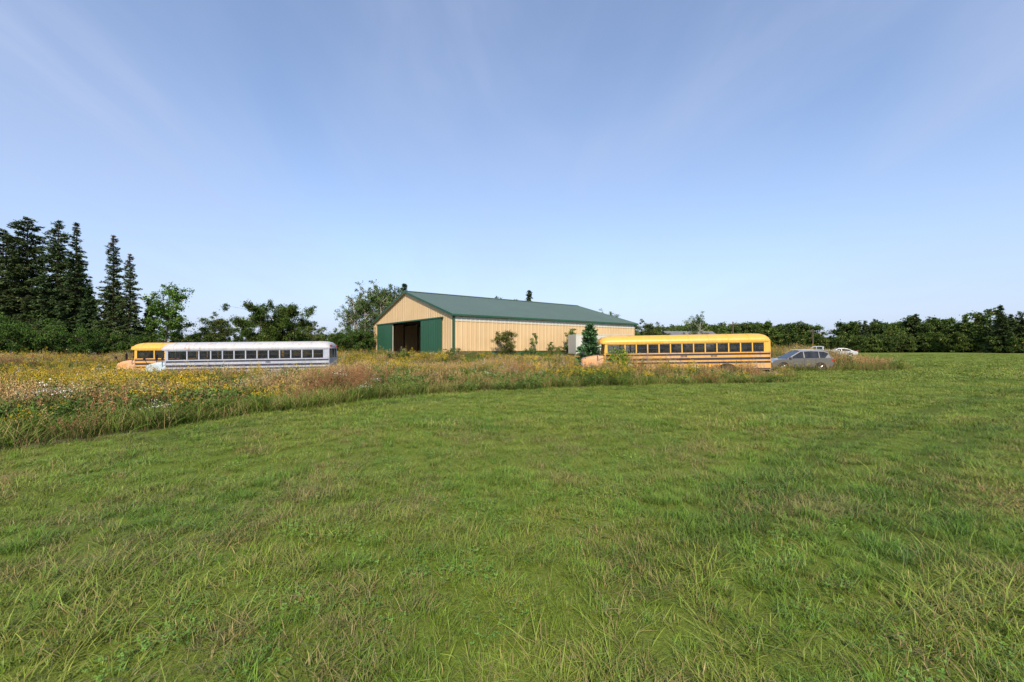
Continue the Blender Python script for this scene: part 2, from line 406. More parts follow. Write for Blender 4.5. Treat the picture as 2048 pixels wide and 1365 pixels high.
# mown field grass
G1 = (.180, .27, .026); G2 = (.235, .30, .044); G3 = (.135, .23, .026); GD = (.095, .175, .022)
near = [grass_tuft(34, .10, .05, .12, .0045, 1.4, G1, .12), grass_tuft(30, .12, .06, .15, .0055, 1.7, G2, .16), grass_tuft(26, .08, .09, .17, .005, 1.3, G3, .06),
        grass_tuft(36, .13, .03, .09, .004, 1.8, G1, .40)]
q = QB()   # clover mixed with blades
for k in range(9):
    a = R.uniform(0, 6.28); r = .13 * math.sqrt(R.random()); h = R.uniform(.02, .07); cx, cy = r * math.cos(a), r * math.sin(a)
    cc = gcol(1, (.13, .25, .04), 0)[0]
    for t in range(3):
        an = t * 2.094 + a; l = .012
        p0 = np.array([cx, cy, h]); u = np.array([math.cos(an), math.sin(an), R.uniform(-.3, .5)]); v = np.array([-math.sin(an), math.cos(an), R.uniform(-.3, .3)])
        q.add([p0, p0 + u * l * .7 + v * l * .55, p0 + u * l * 1.4, p0 + u * l * .7 - v * l * .55], [[0, 1, 2, 3]], cc)
r = .12 * np.sqrt(R.random(30)); a = R.uniform(0, 6.28, 30)
q.blades(np.stack([r * np.cos(a), r * np.sin(a), r * 0], 1), R.uniform(.05, .12, 30), np.full(30, .004), R.uniform(.02, .1, 30), a, gcol(30, G1, .15))
near.append(q)
near.append(grass_tuft(30, .11, .05, .13, .006, 1.8, (.16, .19, .05), .55))
near_me = [p.mesh('grass_n%d' % k, M_GRASS) for k, p in enumerate(near)]
mid = [grass_tuft(46, .22, .05, .12, .010, 1.4, G1, .12), grass_tuft(44, .24, .05, .13, .011, 1.5, G2, .18), grass_tuft(40, .20, .06, .14, .010, 1.2, G3, .06)]
mid_me = [p.mesh('grass_m%d' % k, M_GRASS) for k, p in enumerate(mid)]
far_ = [grass_tuft(60, .5, .05, .12, .024, 1.3, G1, .10), grass_tuft(60, .55, .05, .13, .026, 1.3, G2, .14), grass_tuft(50, .5, .06, .14, .024, 1.2, G3, .06)]
far_me = [p.mesh('grass_f%d' % k, M_GRASS) for k, p in enumerate(far_)]
trk = [grass_tuft(34, .11, .06, .15, .006, 1.2, GD, .04)]
allm = near_me + mid_me + far_me + [trk[0].mesh('grass_t0', M_GRASS)]
PP, RR, SS, II = [], [], [], []
for d0, d1, dens, lo, kind in ((.9, 5.5, 130, 0, 'n'), (5.5, 10, 62, 0, 'n'), (8.5, 24, 21, 6, 'm'), (22, 48, 5, 9, 'f'), (48, 95, 1.5, 9, 'f')):
    x, y = ring_points(d0, d1, dens); k = ~weedmask(x, y); x, y = x[k], y[k]
    td = trackdist(x, y) + (fbm(x, y, .9) - .5) * .25; keep = (td > .12) | (R.random(len(x)) < .6); x, y, td = x[keep], y[keep], td[keep]
    nz = fbm(x, y, 1.1); n2_ = fbm(x + 31, y + 9, .55)
    n = len(x)
    if kind == 'n':
        idx = np.where(nz < .42, 0, np.where(nz < .58, 1, 2)); idx = np.where(R.random(n) < .4, R.integers(0, 4, n), idx)
        idx = np.where((n2_ > .58) & (R.random(n) < .5), 4, idx); idx = np.where((fbm(x + 71, y + 19, .8) > .58) & (R.random(n) < .6), 5, idx)
    else: idx = lo + np.where(nz < .42, 0, np.where(nz < .58, 1, 2)); idx = np.where(R.random(n) < .45, lo + R.integers(0, 3, n), idx)
    tr_ = (td > .08) & (td < .34) & (R.random(n) < .40); idx = np.where(tr_, 12, idx)
    s = R.uniform(.7, 1.15, n) * (.75 + .45 * fbm(x, y, 1.7))
    zs = s * (.56 + .42 * fbm(x + 5, y + 60, .8)); zs = zs * np.where(tr_, 1.15, 1)
    if kind != 'n': s = np.where(tr_, s * 1.5, s)
    if kind == 'f': s = s * 1.15
    PP.append(np.stack([x, y, terrain(x, y)], 1)); RR.append(np.stack([R.normal(0, .15, n), R.normal(0, .15, n), R.uniform(0, 6.28, n)], 1))
    SS.append(np.stack([s, s, zs], 1)); II.append(idx)
PP, RR, SS, II = map(np.concatenate, (PP, RR, SS, II))
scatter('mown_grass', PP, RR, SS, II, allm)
print('grass', len(PP))

# ---- weeds
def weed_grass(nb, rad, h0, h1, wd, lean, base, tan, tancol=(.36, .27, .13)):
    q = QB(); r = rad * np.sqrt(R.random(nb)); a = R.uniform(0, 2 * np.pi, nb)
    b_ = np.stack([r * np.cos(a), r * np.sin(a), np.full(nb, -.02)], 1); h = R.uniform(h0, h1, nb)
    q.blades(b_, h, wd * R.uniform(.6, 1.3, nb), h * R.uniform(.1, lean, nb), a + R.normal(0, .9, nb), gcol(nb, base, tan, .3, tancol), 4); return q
def seedheads(q, ns, rad, h0, h1, stem, head, hl=.15):
    for k in range(ns):
        a = R.uniform(0, 6.28); r = rad * math.sqrt(R.random()); h = R.uniform(h0, h1); la = R.uniform(0, 6.28); ln = h * R.uniform(.05, .3)
        b_ = np.array([[r * math.cos(a), r * math.sin(a), 0]])
        q.blades(b_, np.array([h]), np.array([.006]), np.array([ln]), np.array([la]), np.array([stem]), 3)
        tip = b_ + np.array([[math.cos(la) * ln, math.sin(la) * ln, h * .93]])
        n = 8; P = tip + R.normal(0, .014, (n, 3)); P[:, 2] = tip[0, 2] + np.linspace(-hl, .03, n)
        q.leaves(P, .045, gcol(n, head, 0, .3), .4, 0, np.tile([[0, 0, 1.]], (n, 1)) + R.normal(0, .3, (n, 3)))
W = []
W.append(weed_grass(66, .3, .35, .80, .012, .8, (.13, .20, .035), .14))
W.append(weed_grass(60, .28, .3, .68, .013, .9, (.165, .23, .05), .24))
q = weed_grass(42, .26, .3, .62, .010, .8, (.14, .175, .05), .34); seedheads(q, 14, .28, .55, .92, (.24, .17, .08), (.26, .14, .075)); W.append(q)
q = weed_grass(40, .26, .3, .60, .010, .8, (.155, .19, .05), .34); seedheads(q, 14, .28, .6, .98, (.28, .22, .10), (.34, .25, .12)); W.append(q)
def forb(ns, h0, h1, leafcol, top=None, topn=0, lsz=.09, spread=.22):
    q = QB()
    for k in range(ns):
        a = R.uniform(0, 6.28); r = spread * math.sqrt(R.random()); h = R.uniform(h0, h1); la = R.uniform(0, 6.28); ln = h * R.uniform(.02, .2)
        b_ = np.array([r * math.cos(a), r * math.sin(a), 0]); t = np.array([math.cos(la) * ln, math.sin(la) * ln, h])
        q.blades(b_[None], np.array([h]), np.array([.010]), np.array([ln]), np.array([la]), np.array([(.12, .13, .05)]), 3)
        n = int(h * 26); tt = R.uniform(.12, .95, n)[:, None]; P = b_ + t * tt + R.normal(0, .045, (n, 3))
        dd = R.normal(0, 1, (n, 3)); dd[:, 2] = .4
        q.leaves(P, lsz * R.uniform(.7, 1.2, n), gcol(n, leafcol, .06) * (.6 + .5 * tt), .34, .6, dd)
        if top is not None and R.random() < .75:
            P = b_ + t + R.normal(0, 1, (topn, 3)) * np.array([.045, .045, .05])
            q.leaves(P, .03 * R.uniform(.7, 1.3, topn), gcol(topn, top, 0), .7, .3)
    return q
W.append(forb(9, .55, .95, (.095, .165, .035), (.52, .37, .035), 24))
W.append(forb(12, .4, .9, (.08, .15, .032)))
W.append(forb(10, .4, .8, (.11, .185, .05), lsz=.11))
W.append(forb(7, .6, .95, (.10, .15, .045), (.6, .6, .55), 10))
q = forb(6, .4, .75, (.19, .10, .045), (.22, .09, .045), 22); W.append(q)
W_me = [p.mesh('weed_%d' % k, M_WEED) for k, p in enumerate(W)]
PP, RR, SS, II = [], [], [], []
FOOT = [((16.6, 28.75), (4.9, 30.0), 1.25), ((-13.4, 31.9), (-25.0, 29.9), 1.25), ((-18.5, 35.3), (-30.5, 33.3), 1.25), ((25.6, 35.2), (21.1, 35.8), 1.0)]
def free(x, y):
    ok = np.ones(len(x), bool)
    for (a, b_), (c_, d), r in FOOT:
        L2 = (c_ - a) ** 2 + (d - b_) ** 2; t = np.clip(((x - a) * (c_ - a) + (y - b_) * (d - b_)) / L2, 0, 1)
        ok &= np.hypot(x - a - t * (c_ - a), y - b_ - t * (d - b_)) > r
    lx = (x - BARN_O[0]) * BX[0] + (y - BARN_O[1]) * BX[1]; ly = (x - BARN_O[0]) * BY[0] + (y - BARN_O[1]) * BY[1]
    ok &= ~((lx > -.6) & (lx < BL + .5) & (ly > -.4) & (ly < BW + .5)); ok &= ~((lx > -7) & (lx <= 0) & (ly > 7) & (ly < 18) & (R.random(len(x)) < .7))
    return ok
for d0, d1, dens, sc in ((3, 14, 20, 1.0), (14, 26, 15, 1.0), (26, 48, 9, 1.12), (48, 85, 2.2, 1.4)):
    x, y = ring_points(d0, d1, dens, 1.45, 3); k = weedmask(x, y); x, y = x[k], y[k]; k = free(x, y); x, y = x[k], y[k]
    n = len(x); a = fbm(x, y, 3.2); b2 = fbm(x + 40, y + 12, 2.3); u = R.random(n)
    idx = np.where(a < .42, 0, np.where(a < .50, 1, np.where(a < .59, 2, 3)))
    idx = np.where((b2 > .49) & (u < .55), 5, idx); idx = np.where((b2 > .59) & (u < .6), 6, idx)
    idx = np.where((b2 < .38) & (u < .28), 8, idx)
    gr = np.where(y < 12, .93, np.where(x < -6, .66, .84))
    idx = np.where((fbm(x + 9, y + 80, 3.0) > .49) & (u > gr), 4, idx); idx = np.where(u > .985, 7, idx)
    mixr = R.random(n) < .25; idx = np.where(mixr, R.integers(0, 4, n), idx)
    s = sc * R.uniform(.75, 1.15, n)
    hgt = .48 + .92 * fbm(x + 3, y + 33, 3.0)
    e = np.minimum.reduce([inpoly(x + dx, y + dy, WEED).astype(float) for dx, dy in ((.6, -1.), (1.4, -1.6), (.0, -.5))]); hgt = hgt * (.74 + .26 * e)
    idx = np.where((e < .5) & (R.random(n) < .6), R.integers(0, 2, n), idx)
    # ranker growth around the parked vehicles
    hgt = hgt * (1 + .48 * np.exp(-((x - 11.5) / 6.5) ** 2 - ((y - 26.9) / 2.0) ** 2) + .45 * np.exp(-((x + 20) / 8) ** 2 - ((y - 27.6) / 2.4) ** 2) + .35 * ((x > 27) & (y > 31)))
    d = np.hypot(x, y); hgt = hgt * np.where((d > 24) & (y > 32) & (x < 27), .90, 1)
    PP.append(np.stack([x, y, terrain(x, y)], 1)); RR.append(np.stack([R.normal(0, .1, n), R.normal(0, .1, n), R.uniform(0, 6.28, n)], 1))
    SS.append(np.stack([s, s, s * hgt], 1)); II.append(idx)
PP, RR, SS, II = map(np.concatenate, (PP, RR, SS, II))
scatter('tall_weeds', PP, RR, SS, II, W_me); print('weeds', len(PP))

# ------------------------------------------------------------------ trees
BARK = (.07, .055, .045); BIRCH = (.36, .34, .30)
def spruce(H, Rr, low=.08, dens=1.0, col=(.032, .058, .022), taper=.85, tipbrown=0, up=.0, irregular=.25, card=1.0, reps=3, step=1.0):
    q = QB(); q.limb([(0, 0, -.3), (0.02, 0, H * .4), (0, .03, H * .8), (0, 0, H)], [H * .014, H * .010, H * .005, .01], BARK)
    z = H * low
    while z < H * .99:
        t = (z / H - low) / (1 - low); r0 = Rr * (1 - t) ** taper * (1 if t > .1 else .75 + 2.5 * t) + .12
        nb = int((6 + 4 * (1 - t)) * dens); lev = R.uniform(.8, 1.12)
        for b_ in range(nb):
            a = R.uniform(0, 6.28); r = r0 * lev * R.uniform(1 - irregular * 1.6, 1 + irregular * .6)
            sl = R.uniform(-.32, -.05) + up + .5 * t; tip = np.array([math.cos(a) * r, math.sin(a) * r, r * sl]); c0 = np.array([0, 0, z])
            if r > .8: q.limb([c0, c0 + tip * .9], [.03, .008], BARK, 3)
            m = max(5, int(r * 12 * dens)); s = R.uniform(.10, 1, m) ** .75; P = c0 + tip * s[:, None]
            P[:, 2] += .10 * np.sin(s * 3) * r - .04 * s * r
            wv = (.36 * (1 - s) * r + .10)[:, None]; side = np.array([-math.sin(a), math.cos(a), 0]); o = R.uniform(-1, 1, (m, 1))
            P2 = P + side * o * wv
            dirn = tip / r + side * o * .9; dirn[:, 2] -= .2
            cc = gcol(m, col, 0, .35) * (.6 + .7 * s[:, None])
            if tipbrown and t > tipbrown: cc = cc * .6 + np.array([.10, .05, .02]) * .5
            for rep in range(reps):
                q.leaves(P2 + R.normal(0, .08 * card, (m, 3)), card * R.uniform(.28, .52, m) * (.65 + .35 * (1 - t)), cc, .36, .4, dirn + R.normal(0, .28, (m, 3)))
        z += R.uniform(.24, .46) * step * (H / 18 if H > 9 else .55)
    return q
def decid(H, Rr, trunkr=.12, nl=9, clumps=110, lpc=55, lsz=.16, col=(.065, .11, .025), barkc=BARK, low=.25, shape=1.0, cr=.62, stems=1):
    q = QB(); tips = []
    for st in range(stems):
        ox, oy = (0, 0) if stems == 1 else (R.normal(0, Rr * .35), R.normal(0, Rr * .35))
        lean = R.normal(0, .05, 2); top = np.array([ox + lean[0] * H, oy + lean[1] * H, H * R.uniform(.82, .95)])
        b0 = np.array([ox * .4, oy * .4, -.2]); midp = (b0 + top) / 2 + np.array([R.normal(0, .02 * H), R.normal(0, .02 * H), 0])
        q.limb([b0, midp * .5 + b0 * .5, midp, top], [trunkr, trunkr * .8, trunkr * .5, .015], barkc)
        for k in range(nl):
            t = low + (1 - low) * (k + R.random()) / nl * .92; p = b0 * (1 - t) + top * t; a = R.uniform(0, 6.28)
            prof = math.sin(math.pi * min(1, max(.05, (t - low) / (1 - low) * .85 + .12))) ** .6
            r = Rr * prof * R.uniform(.65, 1.05); e = p + np.array([math.cos(a) * r, math.sin(a) * r, r * R.uniform(.25, .8) * shape]); e[2] = min(e[2], H)
            m_ = (p + e) / 2 + R.normal(0, .08 * r, 3); q.limb([p, m_, e], [trunkr * .38 * (1 - t * .5), trunkr * .22, .012], barkc, 4)
            for s in (.45, .7, .9, 1.0): tips.append((p * (1 - s) + e * s, r))
            for s2 in range(2):
                e2 = m_ + R.normal(0, .35 * r, 3); q.limb([m_, e2], [trunkr * .15, .01], barkc, 3); tips.append((e2, r))
        tips.append((top, Rr * .3)); tips.append((top * .92, Rr * .4))
    for k in range(clumps):
        tp, r = tips[R.integers(len(tips))]; c0 = tp + R.normal(0, 1, 3) * np.array([.24, .24, .2]) * cr * 1.5
        s = cr * R.uniform(.4, 1.1); P = c0 + R.normal(0, .42, (lpc, 3)) * np.array([s, s, s * .75])
        P = P[P[:, 2] > .1]
        shade = R.uniform(.55, 1.25); q.leaves(P, lsz * R.uniform(.6, 1.3, len(P)), gcol(len(P), col, .02, .25) * shade, .62, .5)
    return q

_trees = {}
def tree(name, key, x, y, s=1.0, rz=None, z=None, sx=1.0):
    me = _trees[key]; o = link(bpy.data.objects.new(name, me)); o.location = (x, y, (tz(x, y) if z is None else z) - .05)
    o.rotation_euler = (0, 0, R.uniform(0, 6.28) if rz is None else rz); o.scale = (s * sx, s * sx, s); return o
def T(key, q): _trees[key] = q.mesh(key, M_LEAF)
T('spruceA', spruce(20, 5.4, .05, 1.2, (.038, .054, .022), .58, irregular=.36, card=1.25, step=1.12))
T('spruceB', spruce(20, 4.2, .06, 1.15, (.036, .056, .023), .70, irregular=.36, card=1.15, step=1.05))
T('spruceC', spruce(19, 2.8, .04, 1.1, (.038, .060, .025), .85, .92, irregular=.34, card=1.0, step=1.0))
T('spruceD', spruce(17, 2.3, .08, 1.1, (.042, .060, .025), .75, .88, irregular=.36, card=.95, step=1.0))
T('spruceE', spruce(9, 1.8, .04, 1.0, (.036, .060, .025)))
T('youngpine', spruce(4.3, 1.3, .02, 1.6, (.045, .095, .040), .75, up=.35, card=.8))
T('poplar', decid(10, 2.9, .14, 12, 130, 55, .24, (.075, .14, .028), low=.3, cr=.8))
T('treeA', decid(8, 3.6, .16, 13, 260, 70, .20, (.052, .085, .020), low=.08, cr=.8))
T('treeB', decid(8, 3.2, .14, 13, 210, 65, .20, (.062, .088, .026), low=.10, cr=.75))
T('treeC', decid(9, 2.0, .11, 14, 170, 50, .17, (.062, .098, .032), BIRCH, low=.16, cr=.60, stems=4, shape=1.6))
T('bush', decid(3.0, 1.5, .05, 9, 90, 60, .11, (.055, .09, .025), low=.05, cr=.42, stems=3))
T('bushO', decid(3.2, 1.5, .05, 10, 150, 70, .12, (.072, .085, .025), low=.04, cr=.42, stems=3))
T('sapling', decid(3.6, .75, .035, 10, 55, 50, .11, (.085, .14, .034), low=.10, cr=.32, shape=1.4))
T('lowbush', decid(4.2, 2.6, .07, 11, 240, 65, .17, (.048, .09, .022), low=.03, cr=.65, stems=4))
T('dead', decid(9, 2.2, .10, 14, 10, 16, .2, (.09, .08, .05), (.20, .18, .16), low=.3, cr=.5))

for key, x, y, s in (('spruceA', -71.8, 63, 1.05), ('spruceB', -66.2, 62, 1.02), ('spruceC', -63.0, 61.5, 1.04), ('spruceD', -57.6, 61.5, 1.06), ('spruceD', -55.2, 61.5, .90),
                     ('spruceE', -60.6, 61, 1.15), ('spruceA', -79, 66, 1.0), ('spruceB', -88, 62, 1.05), ('spruceE', -54.5, 64, 1.0), ('spruceB', -71, 70, .85), ('spruceB', -64, 68, .55), ('spruceA', -75, 60, .70), ('spruceA', -68, 60, .45)):
    tree('spruce_tree', key, x, y, s)
tree('poplar_tree', 'poplar', -46.5, 57, 1.02, 1.0)
tree('poplar_tree', 'poplar', -49.0, 60, .72, 3.0)
for x, y, s in ((-66, 52, 1.0), (-61.5, 50, 1.0), (-57.5, 51, .95), (-71, 50, 1.1), (-53, 54, .9), (-49, 56, .8), (-63, 55, 1.2), (-69, 54, 1.3)): tree('shrub', 'lowbush', x, y, s)
for key, x, y, s in (('treeA', -33.8, 57, .92), ('treeA', -30.4, 58, .88), ('treeB', -37.5, 60, .74), ('treeB', -41.5, 60, .75), ('treeA', -44, 62, .65), ('treeB', -27.6, 59, .60), ('treeA', -32, 60, .95)):
    tree('broadleaf_tree', key, x, y, s)
for key, x, y, s in (('treeC', -24.8, 69, 1.18), ('treeC', -22.2, 71, 1.36), ('treeC', -26.5, 70, .95), ('treeC', -20.3, 73, 1.42), ('treeC', -23.4, 68, 1.05), ('treeC', -21.2, 69.5, 1.2)):
    tree('birch_tree', key, x, y, s)
tree('spruce_tree', 'spruceE', -19.2, 76, 1.45); tree('bare_tree', 'dead', -17.6, 80, 1.45)
for x, y, s in ((-22.6, 66.5, .9), (-25, 66, .9), (-28, 67, .8)): tree('shrub', 'lowbush', x, y, s)
for key, x, y, s, nm in (('spruceE', 4.4, 108, 1.80, 'spruce_tree'), ('treeB', -2.6, 106, 1.66, 'broadleaf_tree'), ('treeB', 0.3, 108, 1.60, 'broadleaf_tree'), ('spruceE', 12.7, 110, 1.36, 'spruce_tree'),
                         ('treeC', 23, 98, 1.15, 'broadleaf_tree'), ('treeB', 24.5, 78, .78, 'broadleaf_tree'), ('treeB', 27.5, 80, .74, 'broadleaf_tree'), ('treeC', 33.3, 77, .88, 'birch_tree'),
                         ('treeB', 21.5, 79, .65, 'broadleaf_tree'), ('treeA', 31, 84, .55, 'broadleaf_tree'), ('treeA', 36, 83, .42, 'broadleaf_tree'), ('treeB', 41, 84, .42, 'broadleaf_tree')): tree(nm, key, x, y, s)
def barn_pt(lx, ly): p = BARN_O + BX * lx + BY * ly; return float(p[0]), float(p[1])
for key, u_, nm, s, off, sx in (('bushO', 5.3, 'shrub', 1.0, -1.9, .85), ('sapling', 10.6, 'sapling', .95, -1.2, .8), ('sapling', 13.0, 'sapling', .62, -1.5, 1.0), ('sapling', 16.2, 'sapling', 1.18, -1.8, 1.1),
                                ('sapling', 17.0, 'sapling', 1.0, -1.2, 1.2), ('bush', 12.0, 'shrub', .45, -2.4, 1.2), ('bush', 8.5, 'shrub', .35, -2.0, 1.3), ('bush', 15.0, 'shrub', .5, -2.6, 1.2)):
    x, y = barn_pt(u_, off); tree(nm, key, x, y, s, sx=sx)
tree('young_pine_tree', 'youngpine', 6.05, 33.2, .94)
for x, y, s in ((-11.5, 41.5, .42), (-9.8, 42, .4), (-6, 40, .3)): tree('shrub', 'bush', x, y, s, sx=1.6)
tree('shrub', 'bush', -22, 27, .36, sx=1.4); tree('shrub', 'bush', -13, 26, .35, sx=1.4); tree('shrub', 'bush', -6.2, 45.5, .4, sx=1.5)

# far tree lines
PP, II, SS = [], [], []
def row(x0, y0, x1, y1, n, h0, h1, depth, keys):
    for k in range(n):
        t = (k + R.uniform(-.4, .4)) / n; x = x0 + (x1 - x0) * t + R.normal(0, .6); y = y0 + (y1 - y0) * t + R.uniform(0, depth)
        PP.append((x, y, 0)); II.append(keys[R.integers(len(keys))]); SS.append(h0 + (h1 - h0) * (.5 * R.random() + .5 * float(fbm(np.array([x]), np.array([y]), 9.0)[0]) * 1.2))
FT = [spruce(10, 2.0, .05, .62, (.032, .050, .020), card=1.6, reps=2), decid(10, 3.6, .15, 9, 150, 34, .42, (.052, .084, .021), low=.08, cr=1.0), decid(10, 3.2, .15, 9, 140, 34, .40, (.068, .10, .027), low=.10, cr=.95), decid(10, 2.7, .13, 10, 120, 34, .38, (.047, .077, .023), low=.1, cr=.85, shape=1.5),
      spruce(10, 3.0, .08, .6, (.036, .052, .021), .6, irregular=.5, card=1.6, reps=2)]
FT_me = [p.mesh('far_tree_%d' % k, M_LEAF) for k, p in enumerate(FT)]
row(68, 175, 120, 168, 90, .90, 1.35, 16, [1, 3, 2, 3, 2]); row(66, 172, 150, 158, 90, .45, .75, 6, [1, 2, 3])
row(116, 142, 250, 118, 170, .80, 1.35, 20, [0, 1, 3, 3, 2, 4, 0]); row(108, 137, 250, 114, 150, .45, .75, 6, [1, 2, 3])
row(130, 112, 190, 92, 50, .80, 1.50, 10, [0, 4, 3, 0]); row(126, 110, 190, 90, 54, .35, .65, 3, [1, 3])
row(-130, 125, 10, 135, 110, .45, .8, 14, [0, 1, 2, 3, 3]); row(-60, 82, -20, 88, 30, .35, .55, 6, [1, 2, 3, 0])
row(-160, 75, -82, 78, 45, .9, 1.4, 12, [0, 1, 4, 4]); row(20, 115, 75, 130, 60, .50, .85, 14, [1, 2, 3, 3])
PP = np.array(PP); PP[:, 2] = terrain(PP[:, 0], PP[:, 1]) - .2; SS = np.array(SS); n = len(PP)
scatter('distant_trees', PP, np.stack([np.zeros(n), np.zeros(n), R.uniform(0, 6.28, n)], 1), np.stack([SS * R.uniform(.8, 1.2, n), SS * R.uniform(.8, 1.2, n), SS], 1), np.array(II), FT_me)

# ------------------------------------------------------------------ barn
BZ = .45; EH = 4.88; RISE = 3.72
barn = empty('pole_barn', (BARN_O[0], BARN_O[1], BZ), (0, 0, math.atan2(BX[1], BX[0])))
def ribbed(name, p0, d, nrm, length, zt, zb, mat, pitch=.6, dep=.035):
    p0 = Vector(p0); d = Vector(d); nrm = Vector(nrm)
    s = 0.0; S = []
    while s < length - 1e-6:
        for off, hh in ((0, 0), (pitch * .62, 0), (pitch * .70, 1), (pitch * .88, 1), (pitch * .96, 0)):
            if s + off < length: S.append((s + off, hh))
        s += pitch
    S.append((length, 0))
    V = []; F = []
    for s, hh in S:
        b0 = p0 + d * s + nrm * (dep * hh)
        V.append(b0 + Vector((0, 0, zb(s)))); V.append(b0 + Vector((0, 0, zt(s))))
    for k in range(len(S) - 1): F.append((2 * k, 2 * k + 2, 2 * k + 3, 2 * k + 1))
    return obj(name, V, F, mat, barn)
gz = lambda y: EH + RISE * (1 - abs(y - BW / 2) / (BW / 2))
c_ = lambda v: (lambda s: v)
ribbed('side_wainscot', (0, 0, 0), (1, 0, 0), (0, -1, 0), BL, c_(.78), c_(-.3), M_GREEN)
ribbed('side_wall', (0, .004, 0), (1, 0, 0), (0, -1, 0), BL, c_(4.12), c_(.78), M_TAN)
ribbed('side_light_panel', (0, .012, 0), (1, 0, 0), (0, -1, 0), BL, c_(EH - .02), c_(4.12), M_WHITE)
MB().box(0, BL, -.05, -.002, .76, .82).box(0, BL, -.05, -.002, 4.09, 4.14).make('side_trim', M_TAN, barn)
ribbed('back_side_wall', (0, BW, 0), (1, 0, 0), (0, 1, 0), BL, c_(EH - .02), c_(-.3), M_TAN)
ribbed('far_gable_wall', (BL, 0, 0), (0, 1, 0), (1, 0, 0), BW, gz, c_(-.3), M_TAN)
D0, D1, DH = 7.8, 17.4, 4.6
ribbed('gable_wall_right', (0, 0, 0), (0, 1, 0), (-1, 0, 0), D0, c_(DH), c_(-.3), M_TAN)
ribbed('gable_wall_left', (0, D1, 0), (0, 1, 0), (-1, 0, 0), BW - D1, c_(DH), c_(-.3), M_TAN)
ribbed('gable_wall_top', (0, 0, 0), (0, 1, 0), (-1, 0, 0), BW, gz, c_(DH), M_TAN)
for nm, y0, y1 in (('sliding_door_right', 2.5, 7.95), ('sliding_door_left', 17.25, 23.1)):
    ribbed(nm, (-.16, y0, 0), (0, 1, 0), (-1, 0, 0), y1 - y0, c_(DH - .06), c_(.06), M_GREEN, .45, .03)
    MB().box(-.15, -.10, y0, y1, .05, DH - .05).make(nm + '_frame', M_GREEN, barn)
MB().box(-.24, -.04, 2.2, 23.4, DH - .06, DH + .10).make('door_track', M_GREEN, barn)
MB().box(-.06, .06, D0 - .08, D0 + .08, 0, DH).box(-.06, .06, D1 - .08, D1 + .08, 0, DH).make('door_jambs', M_WHITE, barn)
cm = MB()
cm.box(-.06, -.042, -.06, .16, -.3, EH).box(-.06, .16, -.062, -.044, -.3, EH - .02)
cm.box(-.06, -.042, BW - .16, BW + .06, -.3, EH).box(BL - .14, BL + .05, -.062, -.044, -.3, EH - .02)
cm.make('corner_trim', M_GREEN, barn)
ov = .35
def roofside(name, sgn):
    yc = BW / 2; S = []; s = -ov
    while s < BL + ov:
        for off, hh in ((0, 0), (.42, 0), (.47, 1), (.55, 1), (.60, 0)): S.append((s + off, hh))
        s += .6
    V = []; F = []; k_ = RISE / (BW / 2)
    for s, hh in S:
        s = min(s, BL + ov)
        V.append((s, yc, EH + RISE + .08 + .03 * hh)); V.append((s, yc - sgn * (BW / 2 + ov), EH - ov * k_ + .08 + .03 * hh))
    for k in range(len(S) - 1): F.append((2 * k, 2 * k + 1, 2 * k + 3, 2 * k + 2) if sgn > 0 else (2 * k, 2 * k + 2, 2 * k + 3, 2 * k + 1))
    obj(name, V, F, M_ROOF, barn)
roofside('roof_near_slope', 1); roofside('roof_far_slope', -1)
k_ = RISE / (BW / 2)
for xx, nm in ((-ov - .03, 'rake_trim_front'), (BL + ov + .01, 'rake_trim_back')):
    m_ = MB()
    for sg in (-1, 1):
        ye = BW / 2 + sg * (BW / 2 + ov); ze = EH - ov * k_
        m_.loft([[(xx, BW / 2, EH + RISE - .12), (xx + .03, BW / 2, EH + RISE - .12), (xx + .03, BW / 2, EH + RISE + .12), (xx, BW / 2, EH + RISE + .12)],
                 [(xx, ye, ze - .12), (xx + .03, ye, ze - .12), (xx + .03, ye, ze + .12), (xx, ye, ze + .12)]])
    m_.make(nm, M_GREEN, barn)
for nm, xa, xb in (('soffit_front', -ov, -.03), ('soffit_back', BL + .03, BL + ov)):
    MB().quad((xa, -ov, EH - ov * k_ - .08), (xb, -ov, EH - ov * k_ - .08), (xb, BW / 2, EH + RISE - .08), (xa, BW / 2, EH + RISE - .08)).quad((xa, BW + ov, EH - ov * k_ - .08), (xa, BW / 2, EH + RISE - .08), (xb, BW / 2, EH + RISE - .08), (xb, BW + ov, EH - ov * k_ - .08)).make(nm, M_WHITE, barn)
MB().box(-ov, BL + ov, -ov - .03, -ov, EH - ov * k_ - .10, EH - ov * k_ + .09).box(-ov, BL + ov, BW + ov, BW + ov + .03, EH - ov * k_ - .10, EH - ov * k_ + .09).make('eave_fascia', M_GREEN, barn)
MB().quad((-ov, -ov, EH - ov * k_ - .08), (BL + ov, -ov, EH - ov * k_ - .08), (BL + ov, -.06, EH - .09), (-ov, -.06, EH - .09)).make('eave_soffit', M_WHITE, barn)
MB().loft([[(x_, BW / 2 - .3, EH + RISE + .06), (x_, BW / 2, EH + RISE + .18), (x_, BW / 2 + .3, EH + RISE + .06)] for x_ in (-ov - .02, BL + ov + .02)], closed=True).make('ridge_cap', M_ROOF, barn)
MB().box(.05, BL - .05, .05, BW - .05, -.3, .02).make('floor', M_CONC, barn)
m_ = MB()
for kx in range(1, 13):
    x_ = kx * 2.45; m_.box(x_, x_ + .12, .08, BW - .08, EH - .25, EH - .05)
    for f_ in (.25, .5, .75): m_.box(x_ + .02, x_ + .1, BW * f_ - .06, BW * f_ + .06, EH - .05, gz(BW * f_) - .1)
    m_.box(x_, x_ + .15, .10, .25, 0, EH - .25).box(x_, x_ + .15, BW - .25, BW - .10, 0, EH - .25)
m_.make('posts_and_trusses', M_DARKW, barn)
m_ = MB()
